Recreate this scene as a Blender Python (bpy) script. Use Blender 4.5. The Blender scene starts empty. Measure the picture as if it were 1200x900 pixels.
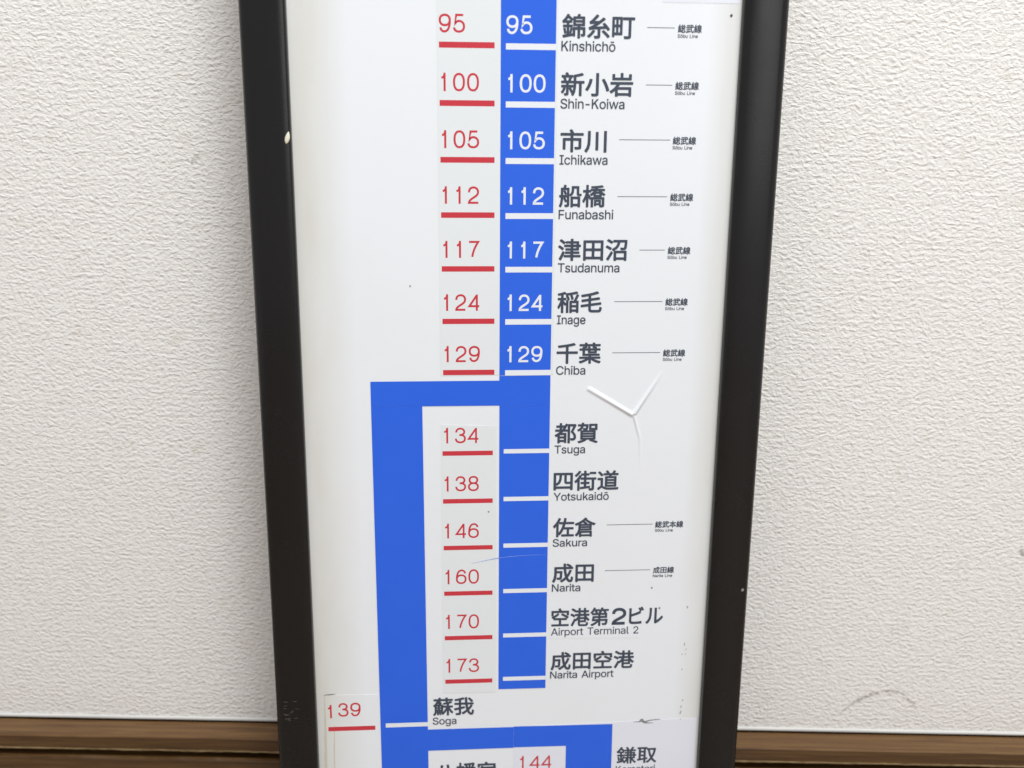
import bpy, bmesh, math, random
from mathutils import Matrix, Vector, noise
random.seed(7)
S = bpy.context.scene
COL = S.collection
MM = 0.001

# ------------------------------------------------------------------ camera
cam = bpy.data.cameras.new('camera')
cam.sensor_width = 36.0
cam.lens = 36.0
cam.clip_start = 0.01
cam.clip_end = 50
cam.dof.use_dof = True
cam.dof.focus_distance = 0.60
cam.dof.aperture_fstop = 6.3
camo = bpy.data.objects.new('camera', cam)
COL.objects.link(camo)
camo.matrix_world = Matrix(((0.9998281, -0.0152089, 0.010607, 0.0),
                            (0.0145582, 0.2895927, -0.9570392, -0.631537),
                            (0.0114838, 0.9570291, 0.2897643, 0.519433),
                            (0, 0, 0, 1)))
S.camera = camo

# ------------------------------------------------------------------ world and lamps (an indoor room)
w = bpy.data.worlds.new('World')
S.world = w
w.use_nodes = True
wb = w.node_tree.nodes['Background']
wb.inputs[0].default_value = (0.985, 0.98, 1.0, 1)
wb.inputs[1].default_value = 0.52


def area(name, loc, target, sx, sy, power, color):
    l = bpy.data.lights.new(name, 'AREA')
    l.shape = 'RECTANGLE'
    l.size, l.size_y, l.energy, l.color = sx, sy, power, color
    o = bpy.data.objects.new(name, l)
    COL.objects.link(o)
    o.location = loc
    o.rotation_euler = (Vector(target) - Vector(loc)).to_track_quat('-Z', 'Y').to_euler()
    return o


area('ceiling_lamp', (0.25, -0.95, 2.15), (0.0, -0.1, 0.3), 0.55, 0.55, 33.5, (0.95, 0.99, 1.0))
area('window_light', (1.52, -2.25, 1.16), (0.1, 0, 0.5), 1.4, 1.4, 10.5, (0.95, 0.98, 1.0))

S.view_settings.view_transform = 'Standard'
S.view_settings.look = 'None'
S.view_settings.exposure = 0.06
S.view_settings.gamma = 1.0
S.render.engine = 'CYCLES'
S.cycles.max_bounces = 6


# ------------------------------------------------------------------ material helpers
def srgb(r, g, b):
    f = lambda c: (c / 255 / 12.92) if c / 255 <= 0.04045 else ((c / 255 + 0.055) / 1.055) ** 2.4
    return (f(r), f(g), f(b), 1)


class NT:
    def __init__(s, name, rough=0.5, spec=0.5):
        s.m = bpy.data.materials.new(name)
        s.m.use_nodes = True
        s.t = s.m.node_tree
        s.b = s.t.nodes['Principled BSDF']
        s.b.inputs['Roughness'].default_value = rough
        s.b.inputs['Specular IOR Level'].default_value = spec

    def n(s, kind, **kw):
        x = s.t.nodes.new('ShaderNode' + kind)
        for k, v in kw.items():
            if k in x.inputs:
                x.inputs[k].default_value = v
            else:
                setattr(x, k, v)
        return x

    def link(s, a, b):
        s.t.links.new(a, b)

    def coords(s, scale=(1, 1, 1)):
        tc = s.n('TexCoord')
        mp = s.n('Mapping')
        mp.inputs['Scale'].default_value = scale
        s.link(tc.outputs['Object'], mp.inputs['Vector'])
        return mp.outputs['Vector']

    def noise(s, scale, detail=3, rough=0.5, vec=None, dist=0.0):
        x = s.n('TexNoise')
        x.inputs['Scale'].default_value = scale
        x.inputs['Detail'].default_value = detail
        x.inputs['Roughness'].default_value = rough
        x.inputs['Distortion'].default_value = dist
        if vec is not None:
            s.link(vec, x.inputs['Vector'])
        return x.outputs[0]

    def ramp(s, fac, stops):
        r = s.n('ValToRGB')
        e = r.color_ramp.elements
        while len(e) < len(stops):
            e.new(0.5)
        for i, (p, c) in enumerate(stops):
            e[i].position = p
            e[i].color = c if len(c) == 4 else (*c, 1)
        s.link(fac, r.inputs[0])
        return r.outputs[0]

    def math(s, op, a, b=None, clamp=False):
        x = s.n('Math', operation=op, use_clamp=clamp)
        for i, v in enumerate((a, b)):
            if v is None:
                continue
            if isinstance(v, (int, float)):
                x.inputs[i].default_value = v
            else:
                s.link(v, x.inputs[i])
        return x.outputs[0]

    def mix(s, fac, a, b, mode='MIX'):
        x = s.n('Mix', data_type='RGBA', blend_type=mode)
        for sock, v in ((x.inputs[0], fac), (x.inputs[6], a), (x.inputs[7], b)):
            if isinstance(v, (int, float, tuple)):
                sock.default_value = v
            else:
                s.link(v, sock)
        return x.outputs[2]

    def bump(s, h, strength, dist, normal=None):
        x = s.n('Bump')
        x.inputs['Strength'].default_value = strength
        x.inputs['Distance'].default_value = dist
        s.link(h, x.inputs['Height'])
        if normal is not None:
            s.link(normal, x.inputs['Normal'])
        return x.outputs[0]


def mat_wallpaper():
    k = NT('wallpaper_vinyl', 0.65, 0.25)
    v = k.coords((1, 1, 1))
    # woven, horizontally drawn-out relief with slanted threads
    wob = k.noise(60, 2, 0.5, v)
    warp = k.n('VectorMath', operation='MULTIPLY_ADD')
    nv = k.n('TexNoise'); nv.inputs['Scale'].default_value = 150; nv.inputs['Detail'].default_value = 2
    k.link(v, nv.inputs['Vector'])
    k.link(nv.outputs['Color'], warp.inputs[0])
    warp.inputs[1].default_value = (0.004, 0.004, 0.0045)
    k.link(v, warp.inputs[2])
    mp = k.n('Mapping'); mp.inputs['Scale'].default_value = (370, 370, 600)
    mp.inputs['Rotation'].default_value = (0, math.radians(-7), 0)
    k.link(warp.outputs[0], mp.inputs['Vector'])
    n1 = k.n('TexNoise'); n1.inputs['Scale'].default_value = 1.0
    n1.inputs['Detail'].default_value = 2.5; n1.inputs['Roughness'].default_value = 0.5
    k.link(mp.outputs[0], n1.inputs['Vector'])
    mp2 = k.n('Mapping'); mp2.inputs['Scale'].default_value = (420, 420, 560)
    k.link(warp.outputs[0], mp2.inputs['Vector'])
    n2 = k.n('TexNoise'); n2.inputs['Scale'].default_value = 1.0; n2.inputs['Detail'].default_value = 2
    k.link(mp2.outputs[0], n2.inputs['Vector'])
    sz = k.n('SeparateXYZ'); k.link(v, sz.inputs[0])
    ph = k.noise(1.0, 2, 0.55, k.coords((120, 120, 55)))
    row = k.math('SINE', k.math('ADD', k.math('MULTIPLY', sz.outputs[2], 2 * math.pi / 0.0040), k.math('MULTIPLY', ph, 17.0)))
    amp = k.noise(1.0, 2, 0.5, k.coords((95, 95, 160)))
    row = k.math('MULTIPLY', row, k.math('MULTIPLY', amp, 0.09))
    h = k.math('ADD', k.math('ADD', k.math('MULTIPLY', n1.outputs[0], 0.75), k.math('MULTIPLY', n2.outputs[0], 0.42)), row)
    big = k.noise(9, 2, 0.5, v)
    h2 = k.math('ADD', h, k.math('MULTIPLY', big, 0.3))
    k.link(k.bump(h2, 1.0, 0.00135), k.b.inputs['Normal'])
    # colour: off white with faint beige blotches and small grey soil flecks
    base = srgb(243, 239, 234)
    blot = k.ramp(k.noise(55, 3, 0.6, v), [(0.60, (0, 0, 0)), (0.78, (1, 1, 1))])
    c = k.mix(k.math('MULTIPLY', blot, 0.35), base, srgb(206, 197, 172))
    vz = k.coords((60, 60, 170))
    fl = k.ramp(k.noise(1.0, 2, 0.5, vz), [(0.70, (0, 0, 0)), (0.80, (1, 1, 1))])
    c = k.mix(k.math('MULTIPLY', fl, 0.3), c, srgb(168, 164, 150))
    crev = k.ramp(h, [(0.42, (1, 1, 1)), (0.64, (0, 0, 0))])
    c = k.mix(k.math('MULTIPLY', crev, 0.18), c, srgb(176, 170, 152))   # greyish beige mixed into the low parts of the relief
    k.link(c, k.b.inputs['Base Color'])
    return k.m


def mat_wood(name='stained_wood', gain=1.0):
    k = NT(name, 0.42, 0.45)
    v = k.coords((3.0, 90, 90))
    g = k.noise(4.0, 6, 0.62, v, 0.6)
    v2 = k.coords((9, 260, 260))
    g2 = k.noise(3.0, 3, 0.6, v2)
    c = k.ramp(g, [(0.25, srgb(66, 47, 26)), (0.48, srgb(100, 74, 42)), (0.62, srgb(118, 92, 56)), (0.8, srgb(84, 60, 32))])
    c = k.mix(k.math('MULTIPLY', g2, 0.4), c, srgb(62, 42, 24))
    c = k.mix(1.0, c, (gain, gain * 0.88, gain * 0.74, 1), 'MULTIPLY')
    k.link(c, k.b.inputs['Base Color'])
    k.link(k.bump(g2, 0.35, 0.0008), k.b.inputs['Normal'])
    return k.m


def mat_torn():
    k = NT('bare_split_wood', 0.8, 0.2)
    g = k.noise(5.0, 4, 0.6, k.coords((30, 200, 200)))
    k.link(k.ramp(g, [(0.3, srgb(96, 74, 48)), (0.7, srgb(150, 128, 92))]), k.b.inputs['Base Color'])
    return k.m


def plain(name, col, rough=0.6, spec=0.4):
    k = NT(name, rough, spec)
    k.b.inputs['Base Color'].default_value = col
    return k


def mat_frame():
    k = NT('black_frame_plastic', 0.38, 0.45)
    v = k.coords((60, 3, 60))
    streak = k.noise(6, 3, 0.5, v)
    sp = k.n('TexVoronoi'); sp.inputs['Scale'].default_value = 48
    k.link(k.coords(), sp.inputs['Vector'])
    pick = k.ramp(sp.outputs['Distance'], [(0.035, (1, 1, 1)), (0.06, (0, 0, 0))])
    rn = k.n('SeparateColor'); k.link(sp.outputs['Color'], rn.inputs[0])
    chip = k.math('MULTIPLY', pick, k.math('GREATER_THAN', rn.outputs[0], 0.90))
    c = k.mix(k.math('MULTIPLY', streak, 0.5), srgb(9, 7, 7), srgb(18, 13, 12))
    c = k.mix(k.math('MULTIPLY', chip, 0.7), c, srgb(170, 165, 158))
    k.link(c, k.b.inputs['Base Color'])
    k.link(k.math('ADD', k.math('MULTIPLY', k.noise(25, 4, 0.6, k.coords()), 0.2), 0.16), k.b.inputs['Roughness'])
    k.link(k.bump(k.noise(700, 2, 0.5, k.coords()), 0.12, 0.0002), k.b.inputs['Normal'])
    return k.m


def mat_sheet(name, col, stain=True, rough=0.22, spec=0.5, amount=1.0):
    """laminated print: smooth plastic film, yellowed along its left and right edges, faint scuffs"""
    k = NT(name, rough, spec)
    tc = k.n('TexCoord'); sx = k.n('SeparateXYZ')
    k.link(tc.outputs['Object'], sx.inputs[0])
    x = sx.outputs[0]
    c = col
    soil = k.noise(14, 4, 0.6, k.coords((2.2, 0.5, 1)))
    if stain:
        left = k.ramp(x, [(0.0, (0, 0, 0)), (1.0, (0, 0, 0))])
        dl = k.math('MULTIPLY', k.math('SUBTRACT', -0.090, x), 1 / 0.024, True)     # towards the left rail
        dr = k.math('MULTIPLY', k.math('SUBTRACT', x, 0.106), 1 / 0.02, True)       # towards the right rail
        e = k.math('MULTIPLY', k.math('MAXIMUM', dl, dr), k.math('ADD', k.math('MULTIPLY', soil, 1.1), 0.1), True)
        c = k.mix(k.math('MULTIPLY', e, 0.75 * amount), c, srgb(205, 200, 182))
    sc = k.ramp(k.noise(5, 5, 0.65, k.coords((1, 1, 1))), [(0.5, (0, 0, 0)), (0.75, (1, 1, 1))])
    c = k.mix(k.math('MULTIPLY', sc, 0.10 * amount), c, srgb(200, 196, 182))
    vo = k.n('TexVoronoi'); vo.inputs['Scale'].default_value = 38
    k.link(k.coords(), vo.inputs['Vector'])
    sp = k.ramp(vo.outputs['Distance'], [(0.02, (1, 1, 1)), (0.05, (0, 0, 0))])
    rn = k.n('SeparateColor'); k.link(vo.outputs['Color'], rn.inputs[0])
    dot = k.math('MULTIPLY', sp, k.math('GREATER_THAN', rn.outputs[1], 0.96))
    c = k.mix(k.math('MULTIPLY', dot, 0.45), c, srgb(150, 140, 120))
    if isinstance(c, tuple):
        k.b.inputs['Base Color'].default_value = c
    else:
        k.link(c, k.b.inputs['Base Color'])
    k.link(k.math('ADD', k.math('MULTIPLY', k.noise(30, 3, 0.5, k.coords()), 0.12), rough - 0.06), k.b.inputs['Roughness'])
    k.link(k.bump(k.noise(6, 2, 0.5, k.coords()), 0.25, 0.0006), k.b.inputs['Normal'])
    return k.m


def mat_ink(name, col, var=0.06, rough=0.3):
    k = NT(name, rough, 0.45)
    n = k.noise(35, 4, 0.6, k.coords())
    c2 = tuple(min(1, q * (1 + var * 3) + 0.01) for q in col[:3]) + (1,)
    k.link(k.mix(k.math('MULTIPLY', n, 0.5), col, c2), k.b.inputs['Base Color'])
    return k.m


M_WALL = mat_wallpaper()
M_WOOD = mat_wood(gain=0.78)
M_WOOD_LIT = mat_wood('stained_wood_lit_top', 1.15)  # same wood made paler: light on the top face put into its colour
M_TORN = mat_torn()
M_CAULK = plain('white_caulk', srgb(222, 220, 216), 0.6).m
M_GAP = plain('dark_gap', srgb(38, 32, 28), 0.9, 0.1).m
M_FRAME = mat_frame()
M_SHEET = mat_sheet('laminated_white_sheet', srgb(236, 238, 241))
M_STICK = mat_sheet('greyish_white_sticker_film', srgb(230, 233, 234), stain=False)
M_STICKB = mat_sheet('bluish_white_sticker_film', srgb(231, 232, 240), stain=False)
M_STICKC = mat_sheet('yellowed_sticker_film', srgb(230, 230, 227), stain=False)
M_BLUE = mat_ink('blue_print', srgb(38, 98, 222), 0.05, 0.25)
M_RED = mat_ink('red_print', srgb(200, 52, 64), 0.05)
M_INK = mat_ink('slate_print', srgb(60, 69, 84), 0.08)
M_WHITE = mat_ink('white_print', srgb(234, 236, 240), 0.0, 0.25)
M_BACK = plain('brown_backing_board', srgb(120, 92, 62), 0.8).m
M_SCRATCH = plain('pale_scuff', srgb(214, 212, 204), 0.7).m
M_DIRT = plain('dark_scuff', srgb(136, 134, 132), 0.8).m
M_SPECK = plain('faint_speck', srgb(176, 174, 170), 0.8).m
M_DIRT2 = plain('yellowed_glue_line', srgb(206, 199, 180), 0.7).m
M_SPOT = plain('dark_fly_spot', srgb(92, 88, 66), 0.7).m
M_BLOB = plain('cream_paint_blob', srgb(232, 228, 206), 0.5).m
M_TACK = plain('dark_nail_head', srgb(60, 54, 50), 0.6).m


# ------------------------------------------------------------------ object helpers
def link_mesh(name, verts, faces, mat, parent=None, smooth=False, kind=None):
    me = bpy.data.meshes.new(name)
    me.from_pydata([tuple(v) for v in verts], [], faces)
    me.materials.append(mat)
    if smooth:
        me.polygons.foreach_set('use_smooth', [True] * len(me.polygons))
    me.update()
    o = bpy.data.objects.new(name, me)
    COL.objects.link(o)
    if parent:
        o.parent = parent
    if kind:
        o['kind'] = kind
    return o


def boxgeo(x0, x1, y0, y1, z0, z1):
    v = [(x, y, z) for z in (z0, z1) for y in (y0, y1) for x in (x0, x1)]
    f = [(0, 2, 3, 1), (4, 5, 7, 6), (0, 1, 5, 4), (2, 6, 7, 3), (0, 4, 6, 2), (1, 3, 7, 5)]
    return v, f


def slab(name, quad, z0, z1, mat, parent):
    """quad: four (x, y) in mm in sign space, counter-clockwise; a thin film with real edges"""
    n = len(quad)
    v = [(x * MM, y * MM, z0 * MM) for x, y in quad] + [(x * MM, y * MM, z1 * MM) for x, y in quad]
    f = [tuple(range(n, 2 * n)), tuple(reversed(range(n)))] + [(i, (i + 1) % n, (i + 1) % n + n, i + n) for i in range(n)]
    return link_mesh(name, v, f, mat, parent)


def rect(x0, x1, y0, y1):
    return [(x0, y0), (x1, y0), (x1, y1), (x0, y1)]


# ------------------------------------------------------------------ wall, baseboard, floor
WX = 1.3
v, f = boxgeo(-WX, WX, 0.0, 0.05, 0.0755, 1.9)
link_mesh('wall', v, f, M_WALL, kind='structure')
v, f = boxgeo(-WX, WX, 0.0, 0.05, -0.02, 0.0755)
link_mesh('wall_foot', v, f, M_GAP, kind='structure')


def strip(name, profile, mat, parent, n=520, rag=None, smooth=False):
    """extrude a (distance from wall, height) profile in mm along the wall; rag: {index: (amp_d, amp_z)}"""
    rows = []
    for i in range(n + 1):
        x = -WX + 2 * WX * i / n
        row = []
        for j, (d, z) in enumerate(profile):
            if rag and j in rag:
                a = noise.noise(Vector((x * 38, j * 1.7, 0)))
                b = noise.noise(Vector((x * 160, j * 3.1, 4)))
                q = a * 0.7 + b * 0.6
                d += rag[j][0] * q
                z += rag[j][1] * q
            row.append((x, -d * MM, z * MM))
        rows.append(row)
    m = len(profile)
    verts = [p for r in rows for p in r]
    faces = []
    for i in range(n):
        for j in range(m):
            k = (j + 1) % m
            faces.append((i * m + j, i * m + k, (i + 1) * m + k, (i + 1) * m + j))
    faces.append(tuple(range(m)))
    faces.append(tuple(n * m + j for j in reversed(range(m))))
    o = link_mesh(name, verts, faces, mat, parent, smooth)
    return o


base = bpy.data.objects.new('baseboard', None)
COL.objects.link(base)
base['label'] = 'brown stained wooden baseboard with a cracked dark groove at the foot of the wall'
base['category'] = 'baseboard'
TZ = 72.0
strip('caulk_bead', [(0.2, TZ + 3.6), (0.9, TZ + 3.2), (1.3, TZ + 2.2), (1.3, TZ + 1.0), (0.2, TZ + 0.6)], M_CAULK, base, 400,
      {1: (0.5, 0.4), 2: (0.4, 0.3)}, True)
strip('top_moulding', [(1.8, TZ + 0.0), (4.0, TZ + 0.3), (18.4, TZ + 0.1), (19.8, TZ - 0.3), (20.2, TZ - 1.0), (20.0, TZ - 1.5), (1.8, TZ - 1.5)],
      M_WOOD_LIT, base, 520)
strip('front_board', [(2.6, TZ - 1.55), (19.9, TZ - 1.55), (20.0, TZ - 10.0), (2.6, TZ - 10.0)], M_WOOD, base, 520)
strip('split_edge', [(4.0, TZ - 10.1), (20.5, TZ - 10.1), (20.7, TZ - 10.9), (20.2, TZ - 11.5), (4.0, TZ - 11.3)],
      M_TORN, base, 1100, {1: (0.7, 0), 2: (0.9, 0.9), 3: (1.2, 2.0)})
strip('groove_back', [(2.0, TZ - 11.9), (8.0, TZ - 12.4), (8.0, TZ - 17.2), (2.0, TZ - 17.2)], M_GAP, base, 40)
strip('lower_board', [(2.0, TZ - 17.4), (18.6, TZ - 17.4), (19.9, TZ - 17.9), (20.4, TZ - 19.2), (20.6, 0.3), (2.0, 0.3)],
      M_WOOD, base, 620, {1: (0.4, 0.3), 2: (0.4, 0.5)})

v, f = boxgeo(-WX, WX, -2.6, 0.05, -0.03, 0.0)
fl = NT('floor_boards', 0.45, 0.4)
g = fl.noise(3.0, 5, 0.6, fl.coords((2.0, 30, 30)))
fl.link(fl.ramp(g, [(0.3, srgb(138, 124, 112)), (0.7, srgb(164, 150, 138))]), fl.b.inputs['Base Color'])
link_mesh('floor', v, f, fl.m, kind='structure')

# pencil-like scuff arc and small marks on the wallpaper
def arc_mark(name, pts, wid, mat, y=-0.0006, parent=None, wz=False):
    """thin smear following points (x, z) in metres on the wall"""
    P = []
    for i in range(len(pts) - 1):
        for s in range(6):
            t = s / 6
            P.append(((1 - t) * pts[i][0] + t * pts[i + 1][0], (1 - t) * pts[i][1] + t * pts[i + 1][1]))
    P.append(pts[-1])
    vs, fs = [], []
    n = len(P)
    for i, (x, z) in enumerate(P):
        a = P[max(i - 1, 0)]; b = P[min(i + 1, n - 1)]
        dx, dz = b[0] - a[0], b[1] - a[1]
        L = math.hypot(dx, dz) or 1
        wl = wid * math.sin(math.pi * (i + 0.4) / (n - 0.2)) * (0.7 + 0.5 * random.random())
        vs += [(x - dz / L * wl, y, z + dx / L * wl), (x + dz / L * wl, y, z - dx / L * wl)]
        if i:
            fs.append((2 * i - 2, 2 * i - 1, 2 * i + 1, 2 * i))
    return vs, fs


wall_obj = bpy.data.objects['wall']
sm = NT('faint_grey_smear', 0.8, 0.1)
sm.b.inputs['Base Color'].default_value = srgb(120, 110, 96)
sm.link(sm.math('MULTIPLY', sm.ramp(sm.noise(1.0, 3, 0.6, sm.coords((420, 420, 520))), [(0.35, (0, 0, 0)), (0.65, (1, 1, 1))]), 0.42), sm.b.inputs['Alpha'])
for pts, wd in [([(0.2274, 0.0868), (0.2328, 0.0926), (0.2399, 0.099), (0.2496, 0.104), (0.26, 0.107), (0.2697, 0.1059), (0.2777, 0.0998)], 0.0013),
                ([(-0.2036, 0.4649), (-0.2013, 0.468), (-0.1979, 0.4711)], 0.0016),
                ([(-0.2151, 0.5299), (-0.2126, 0.5297), (-0.2116, 0.5293)], 0.001),
                ([(0.3358, 0.2199), (0.337, 0.2160), (0.3387, 0.2124)], 0.0016),
                ([(0.2700, 0.1030), (0.2790, 0.0975), (0.2830, 0.0930)], 0.0012)]:
    vs, fs = arc_mark('smear', pts, wd, sm.m)
    link_mesh('smear', vs, fs, sm.m, wall_obj)

# ------------------------------------------------------------------ the sign
sign = bpy.data.objects.new('station_sign', None)
COL.objects.link(sign)
SIGN_M = Matrix(((0.9964848, -0.0036542, 0.0836941, -0.0063642),
                 (0.0837738, 0.0434661, -0.9955364, -0.0573135),
                 (0.0, 0.9990482, 0.0436194, 0.3455744),
                 (0, 0, 0, 1)))
# the Empty stands at the foot of the sign; the parts keep the plane's own millimetre grid
FOOT = Matrix.Translation((0, -0.3459, 0))
sign.matrix_world = SIGN_M @ FOOT
sign['label'] = 'black framed white station sign with blue route line and red fares, leaning on wall'
sign['category'] = 'sign'
UP = Matrix.Translation((0, 0.3459, 0))


def part(o):
    """children of the sign are laid out on the plane's own grid"""
    o.parent = sign
    o.matrix_local = UP
    return o


X0, X1, Y0, Y1 = -145.7, 148.9, -345.9, 620.0
LI, RI = -121.0, 123.5
# profile across a rail, u from the outer edge (0) to the inner lip (1): (u in mm, z in mm)


def rail_profile(wd):
    return [(0.0, -16.0), (0.0, 1.8), (0.5, 3.4), (1.8, 4.5), (5.0, 5.3), (wd * 0.5, 5.9), (wd - 5.0, 5.6), (wd - 1.6, 4.9),
            (wd - 0.4, 4.0), (wd, 2.6), (wd, 0.35), (wd - 2.0, 0.35), (wd - 2.0, -3.2), (6.0, -3.2), (6.0, -16.0)]


def rail(side):
    wl = {'l': LI - X0, 'r': X1 - RI, 't': 26.0, 'b': 26.0}[side]
    pr = rail_profile(wl)
    n = len(pr)
    V = []
    for end in (0, 1):
        for u, z in pr:
            k = u / wl
            wy = 26.0 * k
            if side == 'l':
                p = (X0 + u, (Y0 + wy) if end == 0 else (Y1 - wy))
            elif side == 'r':
                p = (X1 - u, (Y0 + wy) if end == 0 else (Y1 - wy))
            elif side == 't':
                p = (X0 + (LI - X0) * k if end == 0 else X1 - (X1 - RI) * k, Y1 - u)
            else:
                p = (X0 + (LI - X0) * k if end == 0 else X1 - (X1 - RI) * k, Y0 + u)
            V.append((p[0] * MM, p[1] * MM, z * MM))
    F = [(i, (i + 1) % n, (i + 1) % n + n, i + n) for i in range(n)] + [tuple(range(n)), tuple(reversed(range(n, 2 * n)))]
    o = link_mesh('rail', V, F, M_FRAME)
    bm = bmesh.new(); bm.from_mesh(o.data)
    bmesh.ops.recalc_face_normals(bm, faces=bm.faces)
    bm.to_mesh(o.data); bm.free()
    for p in o.data.polygons:
        p.use_smooth = True
    o.data.set_sharp_from_angle(angle=math.radians(50))
    return part(o)


left_rail = rail('l')
left_rail['label'] = 'left rail with a cream paint blob on its inner lip'
right_rail = rail('r')
rail('t')
rail('b')
part(slab('backing_board', rect(X0 + 7, X1 - 7, Y0 + 7, Y1 - 7), -8.0, -4.0, M_BACK, None))


# -- the printed sheet; it carries a three-legged dent pressed up from behind
def seg_d(px, py, a, b):
    ax, ay, bx, by = *a, *b
    t = max(0, min(1, ((px - ax) * (bx - ax) + (py - ay) * (by - ay)) / ((bx - ax) ** 2 + (by - ay) ** 2)))
    return math.hypot(px - ax - t * (bx - ax), py - ay - t * (by - ay)), t


DENT = [((45.8, -3.6), (71.6, -19.2), 0.75, 1.25, 2.0, 1.6),      # start, end, height at start, at end, width
        ((73.2, -18.6), (88.5, 6.0), 1.35, 0.1, 1.8, 1.8),
        ((73.0, -20.0), (77.0, -34.0), 0.8, 0.45, 1.3, 1.1),
        ((77.0, -34.0), (78.2, -56.0), 0.45, 0.0, 1.1, 0.9)]


def dent_h(x, y):
    h = 0.0
    for a, b, h0, h1, w0, w1 in DENT:
        d, t = seg_d(x, y, a, b)
        wd = w0 + (w1 - w0) * t
        if d < wd:
            q = 1 - d / wd
            h = max(h, (h0 + (h1 - h0) * t) * (q * q * (3 - 2 * q)) ** 0.8)
    return h


DX0, DX1, DY0, DY1 = 40.0, 96.0, -60.0, 12.0
XS0, XS1, YS0, YS1 = LI - 1.9, RI + 1.9, -321.5, 595.5
vs, fs = [], []
nx, ny = 160, 200
gx = [XS0] + [DX0 + (DX1 - DX0) * i / nx for i in range(nx + 1)] + [XS1]
gy = [YS0] + [DY0 + (DY1 - DY0) * i / ny for i in range(ny + 1)] + [YS1]
for y in gy:
    for x in gx:
        vs.append((x * MM, y * MM, dent_h(x, y) * MM))
m = len(gx)
for j in range(len(gy) - 1):
    for i in range(m - 1):
        fs.append((j * m + i, j * m + i + 1, (j + 1) * m + i + 1, (j + 1) * m + i))
nb = len(vs)
vs += [(x * MM, y * MM, -3.0 * MM) for x, y in rect(XS0, XS1, YS0, YS1)]
fs.append((nb + 3, nb + 2, nb + 1, nb))
tl = (len(gy) - 1) * m
cor = [0, m - 1, tl + m - 1, tl]
edges = [list(range(0, m)), [j * m + m - 1 for j in range(len(gy))], list(reversed(range(tl, tl + m))), list(reversed([j * m for j in range(len(gy))]))]
for k, e in enumerate(edges):
    fs.append(tuple([nb + k, nb + (k + 1) % 4] + list(reversed(e))))
sheet = part(link_mesh('printed_sheet', vs, fs, M_SHEET, smooth=True))
sheet.data.set_sharp_from_angle(angle=math.radians(60))
sheet['label'] = 'white laminated sheet with a three-legged dent right of the lower station names'


# -- stickers: thin films laid over the print
def sticker(quad, z0=0.02, z1=0.14, mat=None):
    return part(slab('fare_sticker', quad, z0, z1, mat or M_STICK, None))


st_main = sticker([(-41.9, 5.2), (24.1, 5.9), (22.9, 400), (-42.4, 400)])
st_mid = sticker([(-42.0, -201.1), (-8.4, -201.7), (-8.9, -25.6), (-42.0, -24.4)])
st_left = sticker([(-117.6, -312), (-83.2, -312), (-82.9, -200.6), (-116.4, -200.2)], mat=M_SHEET)
st_term = part(slab('name_sticker', [(25.0, -165.2), (82.0, -166.1), (81.7, -157.4), (25.0, -156.6)], 0.02, 0.12, M_SHEET, None))
st_low = sticker([(3.05, -312), (121.9, -312), (121.9, -224.6), (3.0, -227.1)], mat=M_STICKB)
st_top = part(slab('name_sticker', rect(80.0, 122.2, 212.0, 262.0), 0.02, 0.12, M_STICKB, None))

# -- blue route line
ZB0, ZB1 = 0.15, 0.19


def band(quad, parent_local=True):
    return part(slab('route_line', quad, ZB0, ZB1, M_BLUE, None))


band([(-7.45, 5.2), (22.55, 5.6), (21.9, 400), (-8.0, 400)])
band([(-7.3, -12.95), (22.6, -12.95), (22.55, 5.15), (-7.45, 4.9)])
band([(-6.95, -199.5), (22.95, -199.6), (22.6, -13.0), (-7.3, -13.0)])
band([(-52.55, -12.95), (-7.32, -13.0), (-7.42, 2.15), (-82.35, 2.15), (-82.36, -12.95)])
band([(-81.4, -312), (-51.5, -312), (-52.55, -13.0), (-82.36, -13.0)])
band([(-51.75, -242.1), (3.0, -242.0), (3.0, -226.95), (-51.81, -226.8)])
band([(3.05, -241.75), (67.05, -242.1), (66.95, -227.05), (3.05, -226.6)])
band([(37.1, -312), (67.3, -312), (67.05, -242.11), (36.95, -241.94)])


# -- digits drawn as strokes of even weight
def bez(p0, p1, p2, p3, n=9):
    return [tuple((1 - t) ** 3 * a + 3 * (1 - t) ** 2 * t * b + 3 * (1 - t) * t * t * c + t ** 3 * d
                  for a, b, c, d in zip(p0, p1, p2, p3)) for t in [i / n for i in range(n + 1)]]


def curve(start, *segs):
    out = [start]
    for s in segs:
        if len(s) == 2 and not isinstance(s[0], tuple):
            out.append(s)
        else:
            out += bez(out[-1], *s)[1:]
    return out


def ell(cx, cy, rx, ry, n=36, p=0.9):
    out = []
    for i in range(n):
        a = 2 * math.pi * i / n
        c, s = math.cos(a), math.sin(a)
        out.append((cx + rx * math.copysign(abs(c) ** p, c), cy + ry * math.copysign(abs(s) ** p, s)))
    return out


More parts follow.
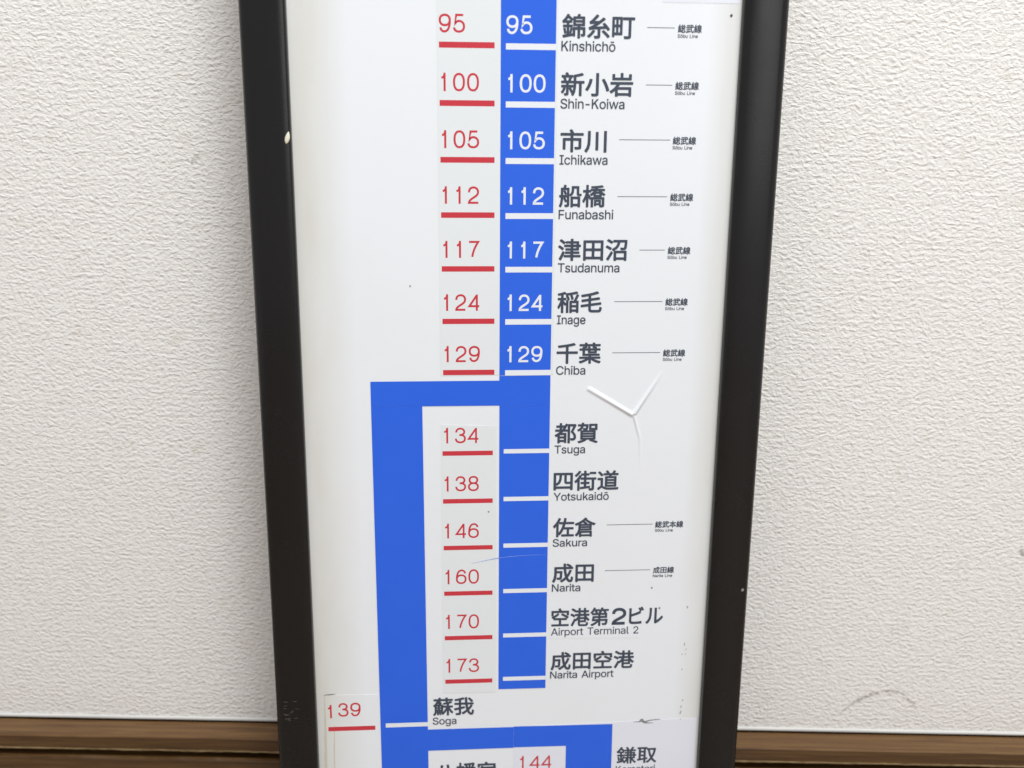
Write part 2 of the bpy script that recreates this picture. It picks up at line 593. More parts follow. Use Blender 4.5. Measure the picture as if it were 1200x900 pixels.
SIX = [curve((0.94, 0.76), ((0.90, 0.93), (0.74, 1.0), (0.54, 1.0)), ((0.18, 1.0), (0.0, 0.74), (0.0, 0.34))), ('c', ell(0.5, 0.31, 0.5, 0.31))]
DIG = {
    '0': [('c', ell(0.5, 0.5, 0.5, 0.5, 40, 0.86))],
    '1': [[(0.47, 0.0), (0.47, 1.0)], curve((0.14, 0.765), ((0.30, 0.77), (0.44, 0.82), (0.46, 0.985)))],
    '2': [curve((0.03, 0.68), ((0.03, 0.90), (0.22, 1.0), (0.5, 1.0)), ((0.78, 1.0), (0.97, 0.88), (0.97, 0.70)),
                ((0.97, 0.50), (0.70, 0.42), (0.42, 0.30)), ((0.18, 0.20), (0.03, 0.12), (0.02, 0.0)), (1.0, 0.0))],
    '3': [curve((0.04, 0.72), ((0.05, 0.90), (0.22, 1.0), (0.48, 1.0)), ((0.74, 1.0), (0.92, 0.90), (0.92, 0.755)),
                ((0.92, 0.62), (0.74, 0.535), (0.38, 0.535))),
          curve((0.46, 0.532), ((0.80, 0.535), (1.0, 0.44), (1.0, 0.28)), ((1.0, 0.10), (0.80, 0.0), (0.49, 0.0)), ((0.20, 0.0), (0.0, 0.10), (0.0, 0.28)))],
    '4': [[(0.80, 0.0), (0.80, 0.97)], [(0.80, 1.0), (0.0, 0.245), (1.06, 0.245)]],
    '5': [curve((0.92, 1.0), (0.22, 1.0), (0.09, 0.47), ((0.20, 0.59), (0.33, 0.64), (0.49, 0.64)), ((0.80, 0.64), (1.0, 0.50), (1.0, 0.32)),
                ((1.0, 0.12), (0.80, 0.0), (0.48, 0.0)), ((0.20, 0.0), (0.02, 0.09), (0.0, 0.25)))],
    '6': SIX,
    '7': [curve((0.0, 1.0), (0.97, 1.0), ((0.66, 0.70), (0.42, 0.38), (0.34, 0.0)))],
    '8': [('c', ell(0.5, 0.765, 0.43, 0.235)), ('c', ell(0.5, 0.265, 0.5, 0.265))],
    '9': [[(1 - x, 1 - y) for x, y in SIX[0]], ('c', [(1 - x, 1 - y) for x, y in SIX[1][1]])],
}


def ribbon(pts, closed, wd, z, V, F):
    n = len(pts)
    b = len(V)
    for i, (x, y) in enumerate(pts):
        if closed:
            p, q = pts[(i - 1) % n], pts[(i + 1) % n]
        else:
            p, q = pts[max(i - 1, 0)], pts[min(i + 1, n - 1)]
        d1 = Vector((x - p[0], y - p[1])); d2 = Vector((q[0] - x, q[1] - y))
        if d1.length < 1e-9: d1 = d2
        if d2.length < 1e-9: d2 = d1
        d1.normalize(); d2.normalize()
        n1 = Vector((-d1.y, d1.x)); n2 = Vector((-d2.y, d2.x))
        mt = n1 + n2
        if mt.length < 1e-6: mt = n1
        mt.normalize()
        k = min(2.4, 1.0 / max(0.3, mt.dot(n1)))
        o = mt * wd * 0.5 * k
        V += [(x - o.x, y - o.y, z), (x + o.x, y + o.y, z)]
    for i in range(n if closed else n - 1):
        j = (i + 1) % n
        F.append((b + 2 * i, b + 2 * j, b + 2 * j + 1, b + 2 * i + 1))


def digits(text, x, y, parent, mat, z, W=6.5, H=9.6, adv=7.62, wt=1.17, shifts=None):
    V, F = [], []
    for k, ch in enumerate(text):
        dx, dy, sy = (shifts or {}).get(k, (0, 0, 1))
        for q, path in enumerate(DIG[ch]):
            closed = path[0] == 'c'
            pts = path[1] if closed else path
            pts = [(x + k * adv + dx + wt / 2 + px * (W - wt), y + dy + wt / 2 + py * (H * sy - wt)) for px, py in pts]
            if ch in '14' and q == 0:      # upright stems reach the full height
                pts = [(pts[0][0], pts[0][1] - wt / 2), (pts[1][0], pts[1][1] + wt / 2)]
            ribbon(pts, closed, wt, z + 0.012 * q, V, F)
    V = [(a * MM, b * MM, c * MM) for a, b, c in V]
    o = link_mesh('fare_number', V, F, mat, parent)
    return o


PITCH = 30.245
rows = ['95', '100', '105', '112', '117', '124', '129']
for i, t in enumerate(rows):
    y = 194.9 - PITCH * i
    digits(t, -41.3 + 0.12 * i + (0.3 if t[0] == '9' else 0), y + random.uniform(-.08, .08), st_main, M_RED, 0.17)
    xl = -41.0 + 0.13 * i
    slab('fare_bar', rect(xl, -11.0 + 0.1 * i, y - 7.75, y - 4.65), 0.141, 0.17, M_RED, st_main)
    digits(t, -4.95 + 0.13 * i + (0.2 if t[0] == '9' else 0), y - 0.3, st_main, M_WHITE, 0.22, wt=1.25)
    slab('fare_bar', rect(-4.9 + 0.13 * i, 22.3 + 0.09 * i, y - 8.25, y - 5.05), 0.191, 0.21, M_WHITE, st_main)
for i, t in enumerate(['134', '138', '146', '160', '170', '173']):
    y = -35.9 - 30.2 * i
    digits(t, -41.2 + 0.05 * i, y, st_mid, M_RED, 0.17, wt=1.1)
    slab('fare_bar', rect(-41.0 + 0.1 * i, -11.1 + 0.05 * i, y - 7.7, y - 4.85), 0.141, 0.17, M_RED, st_mid)
    part(slab('station_tick', rect(-4.6 + 0.1 * i, 22.7 + 0.06 * i, y - 6.75, y - 4.05), 0.191, 0.21, M_WHITE, None))
digits('139', -115.6, -215.6, st_left, M_RED, 0.17, wt=1.15, shifts={0: (0, -0.9, 0.98)})
slab('fare_bar', rect(-114.5, -85.0, -225.7, -222.7), 0.141, 0.17, M_RED, st_left)
part(slab('station_tick', rect(-78.4, -51.6, -224.3, -221.4), 0.191, 0.21, M_WHITE, None))
digits('144', 6.0, -257.9, st_low, M_RED, 0.17, W=6.7, wt=1.05)
slab('fare_bar', rect(6.8, 34.0, -266.2, -263.1), 0.141, 0.17, M_RED, st_low)


# -- lettering from Blender's own font
GLYPHS = {
    '-': (453, [[337,244,337,188,114,188,114,244]]),
    '0': (453, [[227,-7,174,1,130,24,95,62,69,113,57,155,50,202,48,254,50,306,57,353,69,395,95,447,130,484,174,508,227,516,279,508,323,484,358,447,384,395,396,353,403,306,405,254,403,202,396,155,384,113,359,62,323,24,279,1],[227,50,261,56,290,74,313,103,330,144,340,194,344,254,340,314,330,365,313,405,290,435,261,453,227,460,192,453,163,435,140,405,123,365,113,314,109,254,113,194,123,144,140,103,163,74,192,56]]),
    '1': (453, [[76,0,76,55,391,55,391,0],[276,509,276,0,212,0,212,448,209,448,86,358,86,427,198,509]]),
    '2': (453, [[64,0,64,47,234,229,282,282,299,305,311,327,318,348,320,371,317,397,308,419,293,436,273,449,250,457,224,460,196,457,172,447,153,433,139,413,130,390,127,362,66,362,71,405,86,442,111,473,143,496,182,511,225,516,268,511,306,497,337,474,361,445,376,411,381,372,378,345,371,318,357,290,336,259,306,223,267,180,153,60,153,57,389,57,389,0]]),
    '3': (453, [[218,-7,173,-3,133,10,98,30,70,57,52,91,44,132,109,132,115,107,126,87,144,71,165,59,191,52,219,50,248,53,275,61,297,74,315,93,325,116,329,145,326,172,316,196,299,217,275,234,242,244,201,248,157,248,157,299,288,448,288,452,70,452,70,509,372,509,372,461,211,278,211,289,264,288,308,276,344,253,371,222,387,186,393,145,387,103,370,66,344,36,309,12,266,-2]]),
    '4': (453, [[40,105,40,158,247,509,311,509,109,166,109,163,413,163,413,105],[282,0,282,121,282,146,282,318,343,318,343,0]]),
    '5': (453, [[221,-7,178,-2,140,11,108,32,83,60,66,93,60,130,122,130,127,108,138,89,154,73,173,60,196,52,221,50,250,53,276,64,298,82,314,104,324,131,328,162,324,193,314,221,297,244,275,262,248,273,218,277,192,275,167,268,145,258,128,246,67,253,96,509,366,509,366,452,151,452,134,301,136,301,155,315,178,325,203,331,229,334,263,330,294,321,321,306,345,285,364,260,379,231,388,199,391,163,385,117,369,76,343,41,309,15,268,-1]]),
    '6': (453, [[226,-7,182,-1,142,15,109,40,84,74,69,115,64,162,68,199,80,239,102,285,137,340,252,509,322,509,151,261,145,261,154,275,165,288,179,299,196,307,214,312,235,314,278,309,316,295,346,271,370,240,384,201,389,157,384,112,368,73,343,39,310,14,271,-2],[226,48,254,52,279,63,299,79,314,101,324,128,327,157,324,187,314,213,299,235,279,251,254,262,226,265,198,262,174,252,153,235,138,214,128,188,125,158,128,128,138,102,153,79,174,63,198,52]]),
    '7': (453, [[97,0,323,448,323,452,62,452,62,509,391,509,391,449,165,0]]),
    '8': (453, [[226,-7,178,-2,136,11,101,33,74,62,57,96,52,135,55,166,65,195,81,220,101,241,125,256,153,265,153,267,119,282,93,308,76,342,70,380,75,417,90,450,114,477,146,498,184,511,226,516,269,511,306,498,337,477,361,450,377,417,382,380,376,342,359,308,333,282,300,267,300,265,327,256,351,241,372,220,387,195,397,166,401,135,395,96,378,62,352,33,317,11,275,-2],[226,49,258,52,285,60,307,74,323,91,333,113,337,139,333,165,322,189,305,208,283,223,256,232,226,235,196,232,169,223,147,208,130,189,119,165,115,139,119,113,129,91,145,74,167,60,195,52],[226,290,252,292,274,300,293,313,307,330,316,351,319,376,316,399,308,420,294,437,275,449,252,457,226,460,200,457,177,449,159,437,145,420,136,399,133,376,136,351,145,330,159,313,178,300,201,292]]),
    '9': (453, [[226,516,271,510,310,494,343,468,368,434,384,393,389,347,385,309,373,270,350,224,315,168,200,0,130,0,301,248,307,248,299,234,287,221,273,210,257,202,238,196,218,195,175,199,137,214,106,237,83,269,68,307,64,352,69,397,85,436,110,469,143,494,182,510],[226,460,199,457,174,446,154,429,138,407,129,381,125,352,129,322,138,295,154,274,174,257,199,247,226,243,254,247,279,257,299,273,314,295,324,321,327,350,324,381,314,407,299,429,279,446,254,457]]),
    'A': (480, [[16,0,201,509,276,509,463,0,395,0,287,302,264,372,232,478,245,478,213,371,191,302,85,0],[110,142,110,199,370,199,370,142]]),
    'C': (510, [[267,-7,225,-3,186,7,150,25,119,49,92,79,70,115,53,157,44,203,40,254,44,305,53,352,70,393,92,429,119,459,150,484,186,501,225,512,267,516,305,513,340,504,373,490,402,471,427,447,448,418,463,385,473,348,408,348,401,373,389,395,375,413,357,428,337,440,315,449,292,454,267,456,223,450,184,432,150,403,125,364,109,314,103,254,109,194,125,145,151,105,184,76,223,59,267,53,292,55,315,60,337,69,357,81,375,96,389,114,401,136,408,160,473,160,463,124,448,91,428,62,402,38,373,19,341,5,305,-4]]),
    'F': (410, [[60,0,60,509,369,509,369,452,125,452,125,278,346,278,346,221,125,221,125,0]]),
    'H': (517, [[60,0,60,509,125,509,125,289,392,289,392,509,457,509,457,0,392,0,392,232,125,232,125,0]]),
    'I': (300, [[31,0,31,57,118,57,118,452,31,452,31,509,269,509,269,452,183,452,183,57,269,57,269,0]]),
    'K': (479, [[60,0,60,509,125,509,125,268,342,509,426,509,260,317,441,0,357,0,220,271,125,167,125,0]]),
    'L': (393, [[60,0,60,509,125,509,125,57,361,57,361,0]]),
    'N': (523, [[60,0,60,509,136,509,343,183,363,151,388,107,414,55,405,54,401,108,399,157,399,195,399,509,463,509,463,0,387,0,202,290,177,331,148,381,108,452,119,454,122,384,124,328,125,291,125,0]]),
    'S': (447, [[224,-9,172,-4,128,9,91,31,64,60,46,96,38,137,104,137,110,110,123,88,142,71,166,59,194,52,224,49,257,52,286,60,311,74,329,92,341,114,346,139,342,161,332,179,316,193,296,205,272,214,245,222,184,239,128,260,86,289,60,326,52,372,58,413,75,448,102,476,138,498,180,511,227,516,275,511,316,498,351,476,377,449,394,415,401,378,337,378,326,412,302,437,267,453,225,459,194,456,167,448,145,435,129,418,118,398,115,376,119,352,131,334,148,319,169,308,191,300,212,293,264,279,287,272,312,264,336,252,359,238,379,220,395,198,405,171,408,139,403,99,386,64,360,34,323,11,278,-4]]),
    'T': (449, [[32,452,32,509,417,509,417,452,257,452,257,0,193,0,193,452]]),
    'Y': (472, [[203,0,203,208,16,509,91,509,192,344,222,292,236,264,250,230,224,230,237,265,251,293,280,344,381,509,455,509,268,208,268,0]]),
    'a': (389, [[160,-9,126,-5,94,5,68,22,48,45,35,73,30,108,34,138,43,161,58,179,78,193,100,203,125,211,152,216,178,220,234,227,252,230,265,235,273,243,276,255,276,257,273,279,267,297,256,311,240,322,220,329,196,331,171,329,149,322,132,313,118,301,107,288,100,274,41,291,57,322,79,346,104,364,133,375,163,382,194,384,215,383,239,379,263,372,286,360,306,343,322,320,333,290,337,251,337,0,277,0,277,52,272,52,264,38,252,25,236,12,215,1,190,-6],[170,45,202,49,228,59,248,74,263,93,272,115,276,138,276,190,270,186,259,182,246,179,231,176,200,171,175,168,154,164,134,159,117,150,103,139,95,124,92,105,94,87,102,72,114,61,130,52,149,47]]),
    'b': (424, [[229,-8,198,-5,172,4,153,17,138,31,127,46,118,59,112,59,112,0,53,0,53,509,114,509,114,319,118,319,127,331,137,346,152,360,171,373,197,381,229,384,274,378,313,361,345,332,370,293,385,245,390,189,385,133,370,84,346,45,313,16,274,-2],[220,47,253,51,279,66,301,88,316,117,325,151,328,189,325,227,316,261,301,290,280,311,253,325,220,330,188,325,161,312,140,291,125,263,116,229,113,189,116,150,125,115,140,86,162,65,188,51]]),
    'c': (396, [[207,-8,159,-2,117,16,82,46,56,85,40,133,34,187,40,243,56,291,82,330,117,360,159,378,207,384,234,383,260,377,284,368,305,356,324,341,340,322,353,301,362,277,303,262,298,276,290,289,281,301,270,311,257,319,242,325,226,329,207,330,173,325,145,310,124,287,108,258,99,224,96,187,99,151,108,117,124,89,145,66,173,51,207,46,226,48,243,52,258,58,271,66,282,76,292,89,299,102,304,117,363,102,354,78,341,56,325,37,306,21,285,9,261,-1,235,-6]]),
    'd': (424, [[195,-8,151,-2,111,16,79,45,55,84,39,133,34,189,39,245,55,293,79,332,112,361,151,378,196,384,228,381,253,373,272,360,287,346,298,331,306,319,311,319,311,509,372,509,372,0,313,0,313,59,307,59,298,46,287,31,272,17,252,4,227,-5],[205,47,236,51,263,65,284,86,299,115,309,150,312,189,309,229,300,263,284,291,263,312,237,325,205,330,172,325,145,311,124,290,108,261,99,227,96,189,99,151,109,117,124,88,145,66,172,51]]),
    'e': (404, [[212,-8,161,-2,117,16,82,46,56,85,40,132,34,187,39,242,55,290,81,329,115,359,157,378,205,384,236,382,266,374,294,361,319,341,341,315,357,282,368,242,371,194,371,169,75,169,75,221,338,221,310,202,307,237,298,269,283,294,263,314,237,326,205,330,173,326,146,313,125,294,109,270,99,241,96,211,96,178,100,139,110,106,128,80,151,61,179,50,212,46,234,48,254,53,271,61,285,73,297,88,306,105,365,91,353,63,335,39,311,19,283,4,249,-5]]),
    'g': (425, [[207,-151,168,-148,134,-140,105,-127,82,-110,64,-91,51,-69,101,-41,110,-53,122,-66,136,-78,154,-88,178,-95,207,-97,249,-92,282,-75,304,-47,311,-6,311,68,306,68,298,56,287,41,272,28,252,16,227,8,195,5,152,10,113,27,80,53,55,90,39,136,34,191,39,246,55,293,80,332,112,361,152,378,196,384,228,382,253,373,273,360,288,346,299,331,308,319,313,319,313,379,372,379,372,-9,367,-54,350,-90,324,-117,291,-136,251,-147],[205,59,237,63,264,75,285,95,300,121,309,154,312,193,309,231,300,264,285,291,264,312,237,325,205,330,172,325,145,312,124,290,109,262,99,229,96,193,99,155,109,123,124,96,145,76,172,63]]),
    'h': (410, [[114,227,114,0,53,0,53,509,114,509,114,287,102,287,124,332,152,362,187,379,227,384,264,380,295,369,321,349,341,321,353,285,357,240,357,0,296,0,296,235,290,275,273,304,246,323,210,329,184,326,161,317,141,303,126,283,117,257]]),
    'i': (167, [[53,0,53,379,114,379,114,0],[84,443,67,446,54,455,44,468,41,483,44,499,54,512,67,521,84,524,100,521,114,512,123,499,126,483,123,468,114,455,100,446]]),
    'j': (167, [[53,379,114,379,114,-30,111,-63,102,-90,86,-113,65,-129,37,-139,4,-143,-10,-143,-10,-87,2,-87,25,-83,40,-72,50,-54,53,-29],[83,443,67,446,53,455,44,468,41,483,44,499,53,512,67,521,83,524,100,521,114,512,123,499,126,483,123,468,114,455,100,446]]),
    'k': (390, [[60,0,60,509,125,509,125,199,270,377,354,377,241,244,369,0,285,0,201,198,125,120,125,0]]),
    'l': (189, [[139,-2,101,3,74,20,58,47,53,84,53,509,114,509,114,99,115,77,120,62,130,54,146,52,154,52,160,53,165,53,170,54,181,3,172,1,162,-1,151,-2]]),
    'm': (610, [[53,0,53,379,112,379,112,295,108,295,118,323,132,346,151,363,172,376,195,384,219,386,257,380,287,361,309,331,321,295,312,295,322,321,337,343,357,361,381,375,407,383,437,386,468,383,497,372,522,354,541,328,553,296,557,255,557,0,496,0,496,254,490,289,473,313,447,326,419,330,395,328,374,320,358,307,345,290,338,270,335,247,335,0,274,0,274,260,269,288,253,311,229,326,199,330,178,328,158,320,140,307,126,289,117,266,114,238,114,0]]),
    'n': (410, [[114,227,114,0,53,0,53,379,112,379,112,287,102,287,124,332,152,362,187,379,227,384,264,380,295,369,321,349,341,321,353,285,357,240,357,0,296,0,296,235,290,275,273,304,246,323,210,329,184,326,161,317,141,303,126,283,117,257]]),
    'o': (415, [[207,-8,159,-2,117,16,82,46,56,85,40,133,34,187,40,243,56,291,82,330,117,360,159,378,207,384,256,378,299,360,333,330,359,291,376,243,381,187,376,133,359,85,333,46,299,16,256,-2],[207,46,242,51,270,66,292,89,307,117,316,151,319,187,316,224,307,258,292,287,270,310,242,325,207,330,173,325,145,310,124,287,108,258,99,224,96,187,99,151,108,117,124,89,145,66,173,51]]),
    'p': (424, [[53,-143,53,379,112,379,112,319,118,319,126,331,137,346,152,360,171,373,197,381,229,384,274,378,313,361,345,332,370,293,385,245,390,189,385,133,370,84,346,45,313,16,274,-2,229,-8,198,-5,173,4,153,17,138,31,127,46,118,59,114,59,114,-143],[220,47,253,51,279,66,301,88,316,117,325,151,328,189,325,227,316,261,301,290,280,311,253,325,220,330,188,325,161,312,140,291,125,263,116,229,113,189,116,150,125,115,140,86,162,65,188,51]]),
    'r': (259, [[53,0,53,379,112,379,112,321,115,321,130,347,152,367,181,380,213,385,229,384,243,384,243,322,239,323,230,324,219,325,207,326,182,323,159,315,140,301,126,284,117,262,114,237,114,0]]),
    's': (365, [[182,-8,145,-5,112,3,84,18,62,38,45,63,36,94,94,107,105,79,124,60,150,49,181,45,217,50,244,62,262,81,268,103,265,121,254,136,237,147,212,155,149,170,104,186,72,208,53,237,47,274,51,305,65,332,87,354,115,370,149,381,187,384,223,381,254,372,279,358,299,339,314,316,324,290,268,277,258,298,243,316,219,328,187,333,156,329,131,317,114,299,109,277,112,258,124,243,144,232,172,223,229,209,275,194,306,171,325,142,331,107,326,75,312,47,290,24,260,6,223,-5]]),
    't': (227, [[204,379,204,327,6,327,6,379],[65,471,126,471,126,98,128,76,136,61,150,53,170,50,177,50,185,51,202,54,213,2,203,-1,192,-3,180,-4,168,-4,125,2,92,21,72,52,65,93]]),
    'u': (410, [[182,-5,146,-1,115,11,89,31,69,59,57,95,53,139,53,379,114,379,114,144,119,105,137,75,164,56,200,50,226,53,249,62,268,77,283,97,293,122,296,153,296,379,357,379,357,0,298,0,298,92,307,92,286,47,257,17,222,0]]),
    'w': (567, [[138,0,23,379,87,379,133,214,154,137,175,41,165,41,186,135,206,214,252,379,316,379,362,214,382,136,402,41,391,41,413,135,434,214,480,379,545,379,429,0,368,0,319,172,305,225,291,280,277,338,291,338,277,280,263,225,248,172,199,0]]),
    'ō': (415, [[207,-8,159,-2,117,16,82,46,56,85,40,133,34,187,40,243,56,291,82,330,117,360,159,378,207,384,256,378,299,360,333,330,359,291,376,243,381,187,376,133,359,85,333,46,299,16,256,-2],[207,46,242,51,270,66,292,89,307,117,316,151,319,187,316,224,307,258,292,287,270,310,242,325,207,330,173,325,145,310,124,287,108,258,99,224,96,187,99,151,108,117,124,89,145,66,173,51],[302,506,302,458,113,458,113,506]]),
}
LTRACK = -0.022
CAPH = max(GLYPHS['H'][1][0][1::2]) / 1000


def stack(me, off):
    base_v = [v.co.copy() for v in me.vertices]
    base_f = [tuple(p.vertices) for p in me.polygons]
    bpy.data.meshes.remove(me)
    V, F = [], []
    sh = [(0, 0)] + [(off * math.cos(a), off * math.sin(a)) for a in [k * math.pi / 4 + 0.39 for k in range(8)]]
    for k, (dx, dy) in enumerate(sh):
        b = len(V)
        V += [(v.x + dx, v.y + dy, k + v.z) for v in base_v]
        F += [tuple(b + q for q in f) for f in base_f]
    out = bpy.data.meshes.new('lettering')
    out.from_pydata(V, [], F)
    return out


def text_mesh(s, off):
    """station names: the font's own outlines, thickened by stacking slightly shifted copies"""
    c = bpy.data.curves.new('lettering', 'FONT')
    c.body = s
    c.resolution_u = 3
    o = bpy.data.objects.new('lettering', c)
    COL.objects.link(o)
    dg = bpy.context.evaluated_depsgraph_get()
    me = bpy.data.meshes.new_from_object(o.evaluated_get(dg))
    bpy.data.objects.remove(o)
    bpy.data.curves.remove(c)
    return stack(me, off)


GLYPH_CACHE = {}


def glyph_faces(ch):
    if ch not in GLYPH_CACHE:
        c = bpy.data.curves.new('lettering', 'CURVE')
        c.dimensions = '2D'
        c.fill_mode = 'BOTH'
        for L in GLYPHS[ch][1]:
            n = len(L) // 2
            sp = c.splines.new('POLY')
            sp.points.add(n - 1)
            sp.points.foreach_set('co', [q for i in range(n) for q in (L[2 * i] / 1000, L[2 * i + 1] / 1000, 0, 1)])
            sp.use_cyclic_u = True
        o = bpy.data.objects.new('lettering', c)
        COL.objects.link(o)
        dg = bpy.context.evaluated_depsgraph_get()
        me = bpy.data.meshes.new_from_object(o.evaluated_get(dg))
        GLYPH_CACHE[ch] = ([(v.co.x, v.co.y) for v in me.vertices], [tuple(p.vertices) for p in me.polygons])
        bpy.data.objects.remove(o)
        bpy.data.curves.remove(c)
        bpy.data.meshes.remove(me)
    return GLYPH_CACHE[ch]


def latin_mesh(s):
    """grotesque roman letters from the outline table above, one filled outline per letter"""
    V, F = [], []
    x = 0
    for k, ch in enumerate(s):
        if ch == ' ':
            x += 0.25
            continue
        if ch == '-':
            x -= 0.03
        gv, gf = glyph_faces(ch)
        b = len(V)
        V += [(x + p, q, 0.3 * (k % 2)) for p, q in gv]
        F += [tuple(b + i for i in f) for f in gf]
        x += GLYPHS[ch][0] / 1000 + LTRACK
        if ch == '-':
            x -= 0.03
    me = bpy.data.meshes.new('lettering')
    me.from_pydata(V, [], F)
    return stack(me, 0.005)


def lettering(name, s, x0, x1, y0, cap=None, y1=None, off=0.0, z=0.17, parent=None, mat=None, slant=0.0):
    """text fitted between x0 and x1; sits on baseline y0 with capital height cap, or fills y0..y1"""
    me = latin_mesh(s) if cap else text_mesh(s, off)
    xs = [v.co.x for v in me.vertices]; ys = [v.co.y for v in me.vertices]
    ax, bx, ay, by = min(xs), max(xs), min(ys), max(ys)
    kx = (x1 - x0) / (bx - ax)
    if cap:
        ky = cap / CAPH; oy = 0.0
    else:
        ky = (y1 - y0) / (by - ay); oy = ay
    for v in me.vertices:
        yy = (v.co.y - oy) * ky
        v.co = ((x0 + (v.co.x - ax) * kx + slant * yy) * MM, (y0 + yy) * MM, (z + 0.006 * v.co.z) * MM)
    me.materials.clear()
    me.materials.append(mat or M_INK)
    o = bpy.data.objects.new(name, me)
    COL.objects.link(o)
    if parent:
        o.parent = parent
    else:
        part(o)
    return o


names = [("錦糸町", "Kinshichō", 25.4, 65.1, 54.83), ("新小岩", "Shin-Koiwa", 25.4, 65.3, 60.9), ("市川", "Ichikawa", 25.7, 51.6, 52.4),
         ("船橋", "Funabashi", 25.5, 51.8, 56.6), ("津田沼", "Tsudanuma", 25.6, 65.3, 61.2), ("稲毛", "Inage", 25.8, 51.7, 42.4), ("千葉", "Chiba", 25.9, 52.0, 43.1)]
KO = 0.021
for i, (k, r, a, b, rb) in enumerate(names):
    lettering('station_name', k, a, b, 192.85 - 30.15 * i, y1=205.45 - 30.15 * i, off=KO)
    lettering('romanised_name', r, 25.2 + 0.1 * i, rb, 186.35 - 30.15 * i, cap=5.1, off=0.004)
names = [("都賀", "Tsuga", 25.7, 51.8, 44.2), ("四街道", "Yotsukaidō", 25.6, 65.2, 59.5), ("佐倉", "Sakura", 25.8, 52.0, 47.0), ("成田", "Narita", 25.9, 51.8, 43.6),
         ("空港第2ビル", "Airport Terminal 2", 25.9, 96.5, 81.2), ("成田空港", "Narita Airport", 26.0, 79.2, 66.4)]
for i, (k, r, a, b, rb) in enumerate(names):
    y = -36.85 - 30.1 * i
    if '2' in k:      # the numeral is set wider and rounder than the characters around it
        lettering('station_name', "空港第", a, 62.0, y, y1=y + 12.75, off=KO)
        digits('2', 63.9, y + 0.5, sheet, M_INK, 0.17, W=9.4, H=11.6, wt=1.95).name = 'station_name'
        lettering('station_name', "ビル", 74.9, b, y + 0.7, y1=y + 12.6, off=KO)
    else:
        lettering('station_name', k, a, b, y, y1=y + 12.75, off=KO)
    lettering('romanised_name', r, 25.8, rb, -43.05 - 30.0 * i, cap=4.9, off=0.004, parent=None)
lettering('station_name', "蘇我", -48.4, -22.4, -217.1, y1=-204.3, off=KO)
lettering('romanised_name', "Soga", -48.7, -33.6, -223.3, cap=4.9, off=0.004)
lettering('station_name', "八幡宿", -47.5, -8.3, -264.6, y1=-251.6, off=KO)
lettering('station_name', "鎌取", 70.3, 96.8, -256.6, y1=-244.1, off=KO, parent=st_low)
lettering('romanised_name', "Kamatori", 70.1, 96.1, -263.2, cap=5.0, off=0.004, parent=st_low)

lines = [("総武線", "Sōbu Line", 71.9, 87.1, 199.0), ("総武線", "Sōbu Line", 72.4, 87.1, 169.1), ("総武線", "Sōbu Line", 58.5, 87.3, 139.7),
         ("総武線", "Sōbu Line", 58.6, 87.1, 108.5), ("総武線", "Sōbu Line", 72.4, 87.1, 78.4), ("総武線", "Sōbu Line", 58.9, 87.1, 48.6),
         ("総武線", "Sōbu Line", 58.7, 87.1, 18.3), ("総武本線", "Sōbu Line", 58.8, 87.3, -89.5), ("成田線", "Narita Line", 58.7, 87.0, -119.8)]
for k, r, a, b, y in lines:
    part(slab('leader_line', rect(a, b, y - 0.15, y + 0.15), 0.02, 0.09, M_INK, None))
    lettering('line_name', k, 88.8, 106.3 if len(k) == 4 else 102.0, y - 2.5, y1=y + 1.9, off=0.022, z=0.12)
    lettering('romanised_name', r, 88.8, 100.0 if r[0] == 'S' else 101.0, y - 5.0, cap=1.75, off=0.0, z=0.12)
lettering('romanised_name', "Sōbu Line", 91.5, 103.5, 213.8, cap=1.75, off=0.0, parent=st_top)


# -- small wear marks that have a shape of their own
def scuff(name, pts, wd, mat, z, parent, lift=0.02):
    V, F = [], []
    n = len(pts)
    P = [Vector(p) for p in pts]
    for i in range(n):
        a = P[max(i - 1, 0)]; b = P[min(i + 1, n - 1)]
        d = (b - a).normalized(); nn = Vector((-d.y, d.x))
        ww = wd * 0.5 * (0.25 + math.sin(math.pi * (i + 0.3) / (n - 0.4)) * (0.75 + 0.4 * random.random()))
        for s in (-1, 1):
            q = P[i] + nn * ww * s
            V.append((q.x * MM, q.y * MM, z * MM))
        if i:
            F.append((2 * i - 2, 2 * i, 2 * i + 1, 2 * i - 1))
    return link_mesh(name, V, F, mat, parent)


def lerp_pts(pts, k=6, jit=0.0):
    out = []
    for i in range(len(pts) - 1):
        for s in range(k):
            t = s / k
            out.append(((1 - t) * pts[i][0] + t * pts[i + 1][0] + random.uniform(-jit, jit), (1 - t) * pts[i][1] + t * pts[i + 1][1] + random.uniform(-jit, jit)))
    out.append(pts[-1])
    return out


scuff('scratch', lerp_pts([(-24, -113), (-14, -111), (-6, -109.6), (4, -108.6), (14, -108.2), (22, -108.3)], 5, 0.05), 0.35, plain('bluish_scratch', srgb(112, 140, 226), 0.6).m, 0.215, sheet)
scuff('scuff', lerp_pts([(80.2, -226.2), (85, -225.8), (88, -226.0), (92, -225.2), (98.3, -224.7)], 4, 0.15), 0.8, M_DIRT, 0.16, sheet)
scuff('scuff', lerp_pts([(83.5, -226.4), (86.0, -224.4), (87.5, -226.8), (93.5, -227.2)], 4, 0.2), 1.0, M_DIRT, 0.165, sheet)
scuff('scuff', lerp_pts([(-116.6, -200.2), (-113.5, -199.9), (-109, -199.6)], 5, 0.12), 0.6, M_DIRT, 0.16, sheet)
scuff('glue_line', lerp_pts([(-116.0, -200.5), (-116.4, -225), (-117.0, -260), (-117.6, -300)], 8, 0.1), 1.2, M_DIRT2, 0.16, sheet)
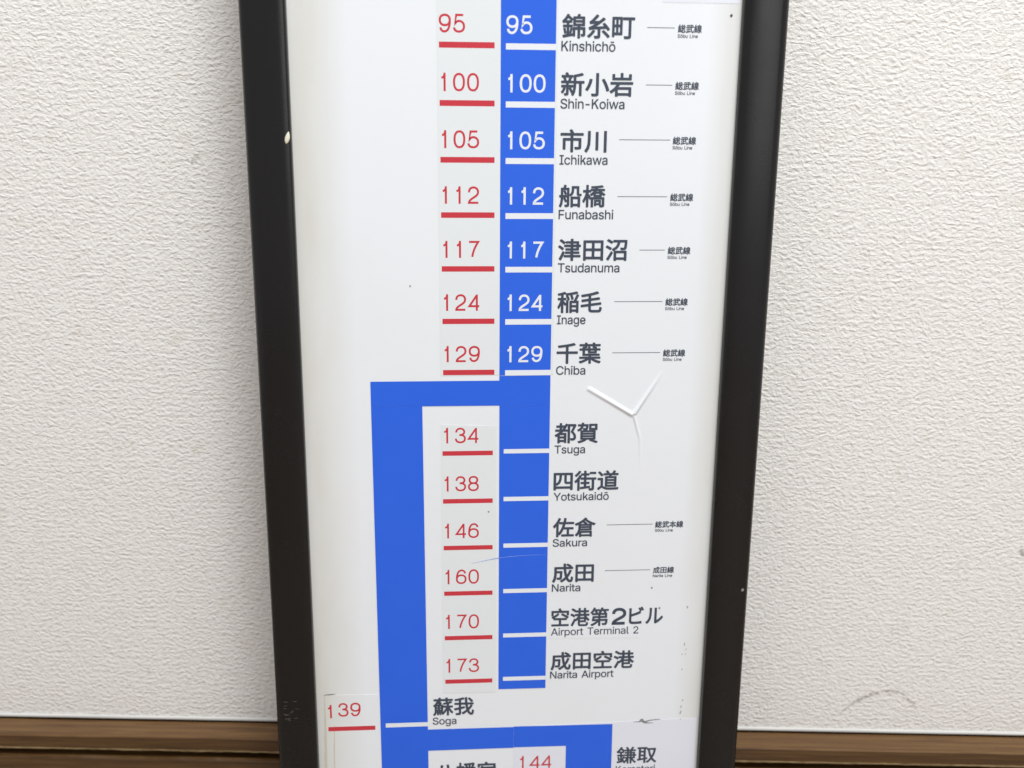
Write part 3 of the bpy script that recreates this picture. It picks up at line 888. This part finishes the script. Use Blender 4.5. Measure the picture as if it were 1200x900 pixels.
scuff('glue_line', lerp_pts([(-110.5, -222), (-111.4, -240), (-111.9, -300)], 8, 0.1), 0.7, M_DIRT2, 0.16, sheet)
for k in range(11):
    y = random.choice([-150, -178, -196, -215, -232, -246]) + random.uniform(-8, 8)
    x = 111.5 + random.uniform(-1.2, 1.2)
    scuff('dirt_speck', lerp_pts([(x, y), (x + random.uniform(-0.5, 0.5), y - random.uniform(0.8, 2.4))], 3, 0.15), random.uniform(0.4, 0.8), M_SPECK, 0.17, sheet)
for x, y, r in [(117.9, 205.8, 0.8), (-58.5, 58.0, 0.5), (-21.5, 165.0, .35), (88.5, -132, 0.6), (94, -146, 0.7), (-13.5, -79.5, 0.6)]:
    V = [(x * MM + math.cos(a) * r * MM * random.uniform(.75, 1.1), y * MM + math.sin(a) * r * MM * random.uniform(.8, 1.3), 0.18 * MM) for a in [i * math.pi / 5 for i in range(10)]]
    link_mesh('spot', V, [tuple(range(10))], M_SPOT if r > 0.7 else M_DIRT, sheet)

# cream paint blob on the left rail's inner lip
bm = bmesh.new()
bmesh.ops.create_uvsphere(bm, u_segments=16, v_segments=10, radius=1.0)
for v in bm.verts:
    taper = 1.0 - 0.45 * max(0, v.co.y)
    v.co = Vector(((-122.9 + v.co.x * 1.35 * taper + v.co.y * 0.7) * MM, (139.5 + v.co.y * 3.2) * MM, (5.1 + v.co.z * 0.7) * MM))
me = bpy.data.meshes.new('paint_blob'); bm.to_mesh(me); bm.free()
me.materials.append(M_BLOB)
for p in me.polygons:
    p.use_smooth = True
pb = bpy.data.objects.new('paint_blob', me); COL.objects.link(pb)
pb.parent = left_rail
# fine rub marks low on the left rail
for k in range(16):
    x = random.uniform(-141, -133); y = random.uniform(-214, -196)
    scuff('rub_mark', lerp_pts([(x, y), (x + random.uniform(1.0, 3.0), y + random.uniform(-0.4, 0.9))], 3, 0.1), 0.25, plain('rubbed_plastic', srgb(92, 90, 86), 0.6).m if k == 0 else bpy.data.materials['rubbed_plastic'], 5.98, left_rail)
